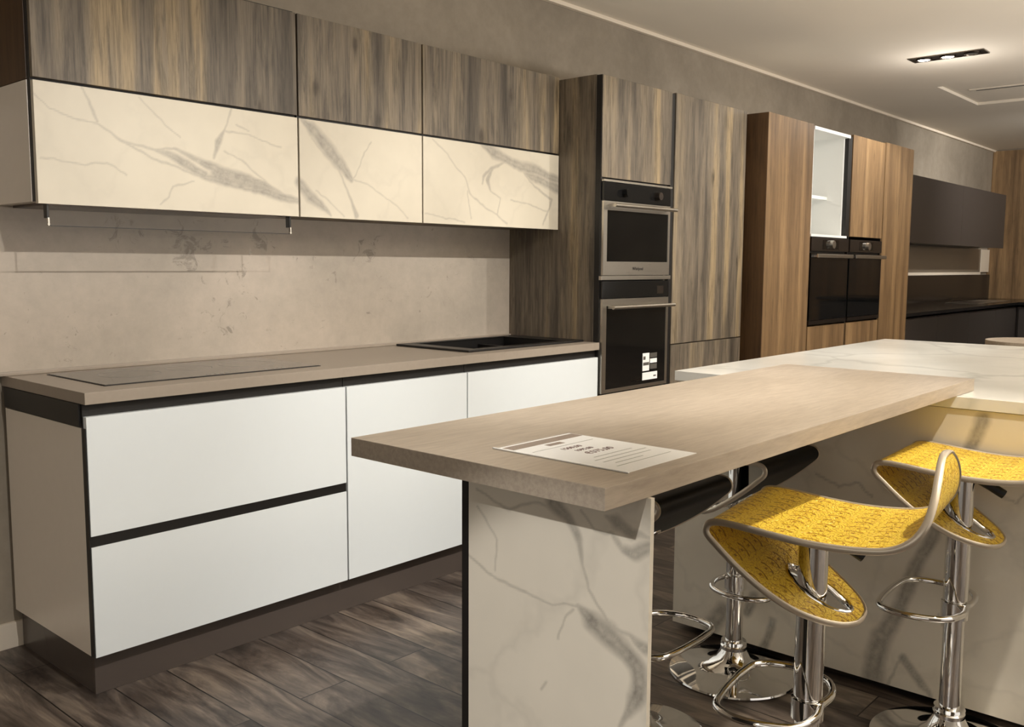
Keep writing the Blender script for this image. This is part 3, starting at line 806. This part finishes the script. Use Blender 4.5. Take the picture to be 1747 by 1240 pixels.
def oven_dark(x0, x1, label):
    y = YO - 0.006
    t = thing('built_in_oven', ((x0 + x1) / 2, y + 0.2, 0.895), label, 'oven', 'dark steel ovens in the oak towers')
    bx('body', M_black, t, x0 + 0.01, x1 - 0.01, y + 0.022, y + 0.5, 0.895, 1.44, 0)
    cp = bx('control_panel', M_dsteel, t, x0, x1, y, y + 0.02, 1.365, 1.449, 0.001)
    c = (x0 + x1) / 2
    bx('display', M_bglass, cp, c - 0.125, c + 0.125, y - 0.002, y, 1.377, 1.437, 0)
    MB().lathe([(0.026, -0.024 + y), (0.028, y), ], (c, 0, 1.408), 32, 'Y').build('knob', M_steel, cp, smooth=True)
    dr = bx('door', M_bglass, t, x0, x1, y, y + 0.02, 0.925, 1.352, 0.001)
    MB().box(x0, x1, y - 0.001, y + 0.02, 0.897, 0.923).build('lower_trim', M_dsteel, dr)
    MB().box(x0 + 0.02, x1 - 0.004, y - 0.04, y - 0.028, 1.322, 1.346, 0.003).box(x0 + 0.04, x0 + 0.055, y - 0.03, y, 1.325, 1.34).box(x1 - 0.055, x1 - 0.04, y - 0.03, y, 1.325, 1.34).build('handle', M_steel, dr)
    for rz in (1.27, 1.13, 1.02):
        MB().box(x0 + 0.07, x1 - 0.07, y - 0.0006, y, rz, rz + 0.004).build('rack_line', M_bpanel, dr)
    return t
oven_dark(5.634, 6.220, 'black glass oven with dark steel panel below the open white niche')
oven_dark(6.246, 6.826, 'black glass oven with dark steel panel, right of the two in warm oak')

# ------------------------------------------------------------------ dark kitchen beyond
t = thing('hanging_cabinet', (9.9, 0.42, 1.48), 'long anthracite wall cabinet hanging beyond the oak block', 'cabinet')
bx('body', M_dark, t, 8.3, 11.40, 0.252, 0.598, 1.485, 2.058)
for a, b in ((8.3, 9.85), (9.853, 11.40)):
    bx('flap', M_dark, t, a, b, 0.23, 0.25, 1.480, 2.062)
t = thing('glass_backsplash', (9.9, 0.59, 1.21), 'glossy grey back panel under the hanging anthracite cabinet', 'backsplash')
bx('panel', M_gglass, t, 8.0, 11.85, 0.575, 0.599, 1.215, 1.478)
bx('strip', M_trim, t, 11.85, 12.19, 0.570, 0.599, 1.215, 1.478)
bx('strip', M_trim, t, 8.0, 11.85, 0.568, 0.599, 1.185, 1.213)
tag(MB().box(7.6, 12.19, 0.555, 0.599, 0.9022, 1.183, 0.002).build('upstand', M_dkwood), 'tall black upstand behind the black worktop', 'upstand')
tag(MB().box(7.45, 12.19, -0.05, 0.599, 0.872, 0.902, 0.002).box(11.0, 12.19, -2.4, -0.05, 0.872, 0.902, 0.002).build('worktop', M_dkwood), 'black worktop on the anthracite base cabinets at the far end', 'worktop')
t = thing('base_cabinet', (9.5, 0.25, 0), 'anthracite base cabinets under the black worktop at the far end', 'cabinet')
bx('body', M_dark, t, 7.47, 12.1, 0.0, 0.59, 0.1, 0.85)
bx('kickboard', M_black, t, 7.47, 12.1, 0.05, 0.5, 0.0, 0.1)
for a, b in ((7.56, 8.45), (8.453, 9.35), (9.353, 10.25), (10.253, 11.15), (11.153, 11.2)):
    bx('door', M_dark, t, a, b, -0.022, -0.002, 0.12, 0.845)
bx('filler', M_black, t, 7.45, 7.558, -0.02, 0.0, 0.1, 0.85)
t = thing('base_cabinet', (11.6, -1.2, 0), 'anthracite return cabinet along the oak end wall', 'cabinet')
bx('body', M_dark, t, 11.06, 12.1, -2.38, -0.03, 0.0, 0.85)
bx('door', M_dark, t, 11.04, 11.06, -1.2, -0.05, 0.12, 0.845)
bx('door', M_dark, t, 11.04, 11.06, -2.36, -1.203, 0.12, 0.845)
t = thing('steel_sink', (10.7, 0.3, 0.902), 'pale steel sink let into the black worktop', 'sink')
bx('rim', M_steel, t, 10.1, 11.3, 0.10, 0.42, 0.9025, 0.908, 0.002)
bx('basin', M_dsteel, t, 10.14, 10.7, 0.13, 0.39, 0.908, 0.9095, 0.0)

# ------------------------------------------------------------------ island
XI = 2.74
isl = thing('kitchen_island', (3.6, -1.9, 0), 'white marble clad island behind the bar stools', 'island')
veined('side_panel', M_marble_gl, isl, 'X', XI, -3.1, -0.932, 0.024, 0.874, 0.022, V_ISL, 0.006)
bx('panel', M_marble_gl, isl, XI + 0.023, 4.68, -0.952, -0.932, 0.024, 0.874)
bx('panel', M_marble_gl, isl, 4.66, 4.68, -3.1, -0.953, 0.024, 0.874)
bx('plinth', M_black, isl, XI + 0.06, 4.60, -3.05, -1.0, 0.0, 0.022, 0)
bx('core', M_dark, isl, XI + 0.10, 4.65, -3.08, -0.96, 0.026, 0.873, 0)
tp = MB().box(XI - 0.006, 4.70, -3.12, -0.920, 0.876, 0.909, 0.0015).build('island_worktop', M_marble_top)
tag(tp, 'white marble worktop with soft grey veins on the island', 'worktop')

rt = thing('table', (4.93, -2.2, 0), 'pale beige table with rounded corners just behind the island', 'table')
b_ = bmesh.new()
outl = []
tx0, tx1, ty0, ty1, tr = 4.72, 5.14, -3.1, -1.33, 0.20
for cx_, cy_, a0_ in ((tx1 - tr, ty1 - tr, 0), (tx0 + tr, ty1 - tr, 90), (tx0 + tr, ty0 + tr, 180), (tx1 - tr, ty0 + tr, 270)):
    for k in range(13):
        a_ = R(a0_ + 90 * k / 12)
        outl.append((cx_ + tr * math.cos(a_), cy_ + tr * math.sin(a_)))
f_top = b_.faces.new([b_.verts.new((x_, y_, 0.890)) for x_, y_ in outl])
ex = bmesh.ops.extrude_face_region(b_, geom=[f_top])
bmesh.ops.translate(b_, vec=(0, 0, 0.032), verts=[v for v in ex['geom'] if isinstance(v, bmesh.types.BMVert)])
bmesh.ops.recalc_face_normals(b_, faces=b_.faces)
mb_ = MB(); mb_._add(b_)
mb_.build('table_top', M_bar, rt)
for py_ in (-1.85, -2.7):
    MB().lathe([(0.16, 0.0), (0.16, 0.012), (0.05, 0.03), (0.035, 0.06), (0.035, 0.890)], (4.93, py_, 0), 40).build('pedestal', M_chrome, rt, smooth=True)

# ------------------------------------------------------------------ bar
bar = thing('breakfast_bar', (1.95, -1.55, 0), 'thick beige bar top resting on a marble leg and the island', 'bar counter')
bx('bar_top', M_bar, bar, 1.076, 2.895, -1.827, -1.247, 0.910, 0.9445, 0.0012)
lg = veined('leg_panel', M_marble_gl, bar, 'X', 1.187, -1.834, -1.444, 0.0, 0.9095, 0.010, V_LEG, 0.003)
bx('leg_core', M_black, bar, 1.1975, 1.225, -1.80, -1.416, 0.0, 0.9095, 0.001)

# price sheet in a plastic sleeve
ps = thing('price_sheet', (1.28, -1.65, 0.9445), 'printed price sheet in a clear plastic sleeve on the bar top', 'paper')
PX0, PX1, PY0, PY1 = 1.178, 1.390, -1.797, -1.510
ZP = 0.9448
bx('sheet', M_paper, ps, PX0 + 0.004, PX1 - 0.002, PY0 + 0.003, PY1 - 0.006, ZP, ZP + 0.0006, 0)
bx('sleeve', M_vinyl, ps, PX0, PX1, PY0, PY1, ZP + 0.0010, ZP + 0.0013, 0)
bx('sleeve_edge', M_paper, ps, PX0, PX0 + 0.004, PY0, PY1, ZP + 0.0002, ZP + 0.0022, 0.0005)
# heading band along the far (+Y) end, text runs along +X
bx('header_band', M_paperhead, ps, PX0 + 0.012, PX1 - 0.004, PY1 - 0.040, PY1 - 0.013, ZP + 0.0006, ZP + 0.0008, 0)
bx('logo_box', M_paperhead, ps, PX0 + 0.085, PX0 + 0.128, PY1 - 0.062, PY1 - 0.048, ZP + 0.0006, ZP + 0.0008, 0)
bx('rule', M_inkg, ps, PX0 + 0.02, PX1 - 0.02, PY1 - 0.077, PY1 - 0.075, ZP + 0.0006, ZP + 0.0008, 0)
I3 = Matrix.Identity(3)
text_mesh('price_text', '1500,00', 0.017, (PX0 + 0.100, PY1 - 0.098, ZP + 0.0008), I3, M_ink, ps)
text_mesh('price_text', '1095,00', 0.015, (PX0 + 0.105, PY1 - 0.122, ZP + 0.0008), I3, M_ink, ps)
text_mesh('price_text', '\u20ac575,00', 0.022, (PX0 + 0.115, PY1 - 0.148, ZP + 0.0008), I3, M_ink, ps)
m = MB()
for k, (a, b) in enumerate(((0.06, 0.17), (0.04, 0.19), (0.04, 0.18), (0.05, 0.13), (0.03, 0.19))):
    yy = PY1 - 0.178 - 0.017 * k
    m.box(PX0 + a, PX0 + b, yy, yy + 0.0022, ZP + 0.0006, ZP + 0.0008)
m.build('fine_print', M_inkg, ps)

# ------------------------------------------------------------------ stools
def crom(P, n):
    """Catmull-Rom through tuples, n samples per span"""
    out = []
    for i in range(len(P) - 1):
        p0 = P[max(i - 1, 0)]; p1 = P[i]; p2 = P[i + 1]; p3 = P[min(i + 2, len(P) - 1)]
        for k in range(n):
            t = k / n
            out.append(tuple(0.5 * ((2 * b) + (-a + c) * t + (2 * a - 5 * b + 4 * c - d) * t * t + (-a + 3 * b - 3 * c + d) * t ** 3) for a, b, c, d in zip(p0, p1, p2, p3)))
    out.append(P[-1])
    return out
# (u along the seat, z, half width); u- is the front fold, u+ the back lip and the tail tip
PROFILE = [(0.104, -0.192, 0.004), (0.099, -0.1905, 0.042), (0.08, -0.184, 0.082), (0.045, -0.170, 0.118), (0.0, -0.148, 0.146), (-0.05, -0.116, 0.163), (-0.10, -0.079, 0.171),
           (-0.145, -0.040, 0.174), (-0.170, -0.014, 0.175), (-0.165, 0.006, 0.175), (-0.140, 0.012, 0.175), (-0.09, 0.009, 0.175), (-0.02, 0.002, 0.175), (0.05, -0.002, 0.175),
           (0.12, 0.000, 0.175), (0.18, 0.009, 0.174), (0.218, 0.030, 0.172), (0.240, 0.062, 0.163), (0.248, 0.100, 0.140), (0.248, 0.134, 0.106), (0.245, 0.158, 0.066), (0.243, 0.168, 0.034), (0.243, 0.171, 0.004)]
def make_seat(root, mat, trim):
    path = crom(PROFILE, 9)
    n = len(path); m = 72
    # arc length for uv
    s = [0.0]
    for a, b in zip(path[:-1], path[1:]):
        s.append(s[-1] + math.hypot(b[0] - a[0], b[1] - a[1]))
    TH = 0.0045
    me = bpy.data.meshes.new('seat')
    nrm = []
    for i in range(n):
        a = path[max(i - 1, 0)]; b = path[min(i + 1, n - 1)]
        dx, dz = b[0] - a[0], b[1] - a[1]
        l = math.hypot(dx, dz) or 1
        nrm.append((dz / l, -dx / l))
    V = []; UVs = []
    for side in (1, -1):
        for i in range(n):
            u, z, w = path[i]
            for j in range(m + 1):
                t = -1 + 2 * j / m
                x = t * w
                dish = 0.0
                V.append((x, -(u + side * TH * nrm[i][0]), z + side * TH * nrm[i][1]))
                UVs.append((x, s[i]))
    base = n * (m + 1)
    hole_u, hole_a, hole_b = 0.012, 0.068, 0.050     # slot in the tail that the column passes through
    def inhole(i, j):
        if i > 7 * 9: return False
        u, z, w = path[i]
        u2 = path[min(i + 1, n - 1)][0]
        x = (-1 + 2 * (j + 0.5) / m) * w
        return (((u + u2) / 2 - hole_u) / hole_a) ** 2 + (x / hole_b) ** 2 < 1
    keep = [[not inhole(i, j) for j in range(m)] for i in range(n - 1)]
    F = []
    for i in range(n - 1):
        for j in range(m):
            if not keep[i][j]: continue
            a = i * (m + 1) + j; b = a + 1; c = a + m + 2; d = a + m + 1
            F.append((a, b, c, d)); F.append((a + base, d + base, c + base, b + base))
            def open_(i2, j2):
                return i2 < 0 or j2 < 0 or i2 >= n - 1 or j2 >= m or not keep[i2][j2]
            if open_(i, j - 1): F.append((a, d, d + base, a + base))
            if open_(i, j + 1): F.append((b, b + base, c + base, c))
            if open_(i - 1, j): F.append((a, a + base, b + base, b))
            if open_(i + 1, j): F.append((d, c, c + base, d + base))
    me.from_pydata(V, [], F)
    uvl = me.uv_layers.new(name='UVMap')
    for lp in me.loops:
        uvl.data[lp.index].uv = UVs[lp.vertex_index % base]
    me.polygons.foreach_set('use_smooth', [True] * len(me.polygons))
    me.set_sharp_from_angle(angle=R(50))
    me.materials.append(mat)
    o = bpy.data.objects.new('seat', me); COL.objects.link(o); o.parent = root
    # chrome edging all the way round
    loop = [(-w, -u, z) for (u, z, w) in path] + [(w, -u, z) for (u, z, w) in reversed(path)]
    ups = [(0, -a, b) for (a, b) in nrm] + [(0, -a, b) for (a, b) in reversed(nrm)]
    MB().tube(loop, 0.005, closed=True, seg=10, flat=(0.0074, 0.0044), up=ups).build('edge_trim', trim, o, origin=(0, 0, 0), smooth=True)
    ring = []; rup = []
    for k in range(40):
        a = 2 * math.pi * k / 40
        uu = hole_u + hole_a * math.cos(a); xx = hole_b * math.sin(a)
        best = min(range(0, 7 * 9), key=lambda i: abs(path[i][0] - uu))
        ring.append((xx, -uu, path[best][1])); rup.append((0, -nrm[best][0], nrm[best][1]))
    MB().tube(ring, 0.005, closed=True, seg=10, flat=(0.0085, 0.0055), up=rup).build('slot_trim', M_chrome, o, origin=(0, 0, 0), smooth=True)
    return o

def make_stool(loc, rz, zseat, zfoot, mat, label, group, footrot=0.0):
    root = thing('bar_stool', (loc[0], loc[1], 0.0), label, 'stool', group)
    root['_o'] = (0.0, 0.0, 0.0)
    root.rotation_euler = (0, 0, rz)
    s = make_seat(root, mat, M_edge)
    s.location.z = zseat
    MB().lathe([(0.192, 0.0), (0.197, 0.003), (0.195, 0.008), (0.17, 0.014), (0.12, 0.022), (0.075, 0.034), (0.052, 0.052), (0.042, 0.072), (0.038, 0.080)], seg=72).build('base', M_chrome, root, origin=(0, 0, 0), smooth=True)
    MB().lathe([(0.034, 0.076), (0.040, 0.080), (0.040, 0.090), (0.036, 0.094), (0.040, 0.099), (0.038, 0.106), (0.028, 0.108)], seg=40).build('base_collar', M_chrome, root, origin=(0, 0, 0), smooth=True)
    MB().lathe([(0.026, 0.10), (0.026, zfoot + 0.05)], seg=40).build('lower_tube', M_chrome, root, origin=(0, 0, 0), smooth=True)
    MB().lathe([(0.030, zfoot + 0.028), (0.0305, zfoot + 0.032), (0.0305, zseat - 0.012)], seg=40).build('column_sleeve', M_chrome, root, origin=(0, 0, 0), smooth=True)
    MB().box(-0.075, 0.075, -0.09, 0.09, zseat - 0.012, zseat - 0.004, 0.002).build('mount_plate', M_blackplast, root, origin=(0, 0, 0))
    lv = MB().tube([(0.01, -0.02, zseat - 0.030), (0.022, -0.035, zseat - 0.038), (0.030, -0.055, zseat - 0.050)], 0.004).build('lever', M_chrome, root, origin=(0, 0, 0), smooth=True)
    MB().tube([(0.022, -0.036, zseat - 0.040), (0.031, -0.060, zseat - 0.054), (0.040, -0.092, zseat - 0.074)], 0.012, seg=12).build('grip', M_blackplast, lv, origin=(0, 0, 0), smooth=True)
    ctrl = [(0.0, -0.030), (-0.07, -0.036), (-0.135, -0.010), (-0.165, 0.05), (-0.165, 0.115), (-0.135, 0.165), (-0.07, 0.178), (0.0, 0.18), (0.07, 0.178), (0.135, 0.165), (0.165, 0.115), (0.165, 0.05), (0.135, -0.010), (0.07, -0.036), (0.0, -0.030)]
    pts = crom([(a * 0.94, b * 0.94) for a, b in ctrl], 7)[:-1]
    ca, sa = math.cos(footrot), math.sin(footrot)
    MB().tube([(a * ca - b * sa, a * sa + b * ca, zfoot + 0.012) for a, b in pts], 0.0085, closed=True, seg=14).build('footrest', M_chrome, root, origin=(0, 0, 0), smooth=True)
    MB().lathe([(0.0265, zfoot - 0.024), (0.034, zfoot - 0.022), (0.034, zfoot + 0.022), (0.0265, zfoot + 0.024)], seg=40).build('footrest_collar', M_chrome, root, origin=(0, 0, 0), smooth=True)
    return root
make_stool((1.85, -1.812), R(8), 0.737, 0.325, M_gold, 'embossed gold bar stool nearest the camera, tucked under the bar edge', 'gold bar stools')
make_stool((2.545, -1.905), R(3), 0.760, 0.372, M_gold, 'embossed gold bar stool farther back, close to the island side', 'gold bar stools')
make_stool((2.555, -1.266), R(180), 0.700, 0.295, M_blackseat, 'black bar stool beneath the bar top, its chrome base against the island', 'black bar stools')
make_stool((2.015, -1.262), R(180), 0.695, 0.295, M_blackseat, 'black bar stool beneath the bar top, half hidden behind the marble leg', 'black bar stools')

# ------------------------------------------------------------------ lights
def fixture(x, y, label, tilt=None, energies=(0, 0, 0), size=R(70), blend=0.5, aims=None, visible=True):
    t = thing('ceiling_spotlight', (x, y, ZC), label, 'light', 'recessed three-lamp ceiling lights')
    o = Vector((x, y, ZC))
    m = MB()
    w, l = 0.075, 0.235
    m.box(x - w, x + w, y - l, y - l + 0.012, ZC - 0.006, ZC - 0.0005).box(x - w, x + w, y + l - 0.012, y + l, ZC - 0.006, ZC - 0.0005)
    m.box(x - w, x - w + 0.012, y - l + 0.012, y + l - 0.012, ZC - 0.006, ZC - 0.0005).box(x + w - 0.012, x + w, y - l + 0.012, y + l - 0.012, ZC - 0.006, ZC - 0.0005)
    m.build('frame', M_fix, t)
    MB().box(x - w + 0.012, x + w - 0.012, y - l + 0.012, y + l - 0.012, ZC - 0.0025, ZC - 0.0008).build('tray', M_dsteel, t)
    for k in range(3):
        yy = y + 0.15 * (1 - k)
        mat = (M_lampdim, M_lamp, M_lensoff)[k]
        ho = MB().lathe([(0.050, ZC - 0.0025), (0.052, ZC - 0.012), (0.044, ZC - 0.013), (0.040, ZC - 0.004)], (x, yy, 0), 32, close=True).build('lamp_ring', M_fix, t, smooth=True)
        MB().lathe([(0.041, ZC - 0.0035), (0.036, ZC - 0.010), (0.012, ZC - 0.012)], (x, yy, 0), 32).build('lamp', mat, ho, smooth=True)
    return t

def spot(x, y, tx, ty, tz, energy, angle, blend=0.35, rad=0.03, col=(1.0, 0.86, 0.68), z=ZC - 0.03):
    ld = bpy.data.lights.new('spot', 'SPOT')
    ld.energy = energy; ld.spot_size = R(angle); ld.spot_blend = blend; ld.shadow_soft_size = rad; ld.color = col
    o = bpy.data.objects.new('spot_lamp', ld); COL.objects.link(o)
    o.location = (x, y, z)
    o.rotation_euler = (Vector((tx, ty, tz)) - Vector((x, y, z))).to_track_quat('-Z', 'Y').to_euler()
    return o
fixture(6.60, -0.56, 'recessed three-lamp ceiling light, middle lamp glaring')
WARM = (1.0, 0.965, 0.915)
WARM2 = (1.0, 0.92, 0.80)
# row of adjustable spots over the aisle, aimed at the cabinets
for sx, e, tz in ((1.0, 76, 0.58), (2.1, 90, 0.58), (3.2, 84, 0.62), (4.3, 62, 0.85), (5.4, 56, 1.10), (6.5, 34, 1.1)):
    spot(sx, -2.45, sx, 0.1, tz, e * 1.5, 60, 0.5, 0.02, WARM)
# down-lights over the bar and island, plus an added spot for the leg
spot(2.2, -2.60, 2.15, -1.85, 0.8, 175, 54, 0.85, 0.03, WARM2)
spot(4.2, -2.40, 3.9, -1.8, 0.9, 62, 80, 0.5, 0.03, WARM)
spot(-1.6, -2.3, 1.17, -1.68, 0.30, 230, 17, 0.25, 0.03, WARM)  # added narrow spot from the left, only to brighten the marble leg
spot(6.60, -0.56, 6.6, -0.56, 0, 36, 110, 0.3, 0.03, WARM)
spot(9.6, -1.4, 11.0, 0.6, 1.7, 175, 120, 1.0, 0.05, WARM)
def point(x, y, z, e):
    ld = bpy.data.lights.new('fill_point', 'POINT'); ld.energy = e; ld.shadow_soft_size = 0.04; ld.color = WARM  # added bare point fill that lifts the ceiling, no fixture of its own
    o = bpy.data.objects.new('fill_point', ld); COL.objects.link(o); o.location = (x, y, z)
point(6.60, -0.56, ZC - 0.30, 5)
point(10.2, -1.8, ZC - 0.25, 7)
def area(name, loc, rot, sx, sy, e, col):
    ld = bpy.data.lights.new(name, 'AREA'); ld.shape = 'RECTANGLE'; ld.size = sx; ld.size_y = sy; ld.energy = e; ld.color = col
    o = bpy.data.objects.new(name, ld); COL.objects.link(o); o.location = loc; o.rotation_euler = rot
    return o
# added area fills by the front and left walls, no real source there
area('front_fill', (3.0, -7.9, 1.3), (R(90), 0, 0), 9.0, 2.3, 50, (1.0, 0.97, 0.93))
area('left_fill', (-4.9, -3.0, 1.3), (R(90), 0, R(-90)), 6.0, 2.3, 46, (1.0, 0.96, 0.9))
# added upward area fill behind the camera, brightens the ceiling
area('ceiling_fill', (5.4, -4.6, 1.0), (R(180), 0, 0), 7.0, 1.6, 400, (1.0, 0.955, 0.89))
w = bpy.data.worlds.new('World'); scene.world = w; w.use_nodes = True
bg = w.node_tree.nodes['Background']; bg.inputs['Color'].default_value = (0.9, 0.82, 0.7, 1); bg.inputs['Strength'].default_value = 0.0
# ------------------------------------------------------------------ camera
cam = bpy.data.cameras.new('Camera')
cam.sensor_fit = 'HORIZONTAL'; cam.sensor_width = 36.0
cam.lens = 36.0 * 1586.0327 / 1747.0
cam.clip_start = 0.02
co = bpy.data.objects.new('Camera', cam); COL.objects.link(co)
r_ = Vector((0.6639859370042656, -0.747722954879341, 0.005749626690022233))
u_ = Vector((0.07497218407841832, 0.07422270038602916, 0.994419510248023))
f_ = Vector((0.7439770474114638, 0.6598495082167697, -0.10534125227567726))
Mx = Matrix((r_, u_, -f_)).transposed().to_4x4()
Mx.translation = Vector((0.0, -2.6, 1.265))
co.matrix_world = Mx
scene.camera = co
scene.view_settings.view_transform = 'Standard'
scene.view_settings.look = 'None'
scene.view_settings.exposure = 0.0
scene.view_settings.gamma = 1.0
scene.view_settings.use_curve_mapping = False
for o in bpy.data.objects:
    if '_o' in o.keys(): del o['_o']
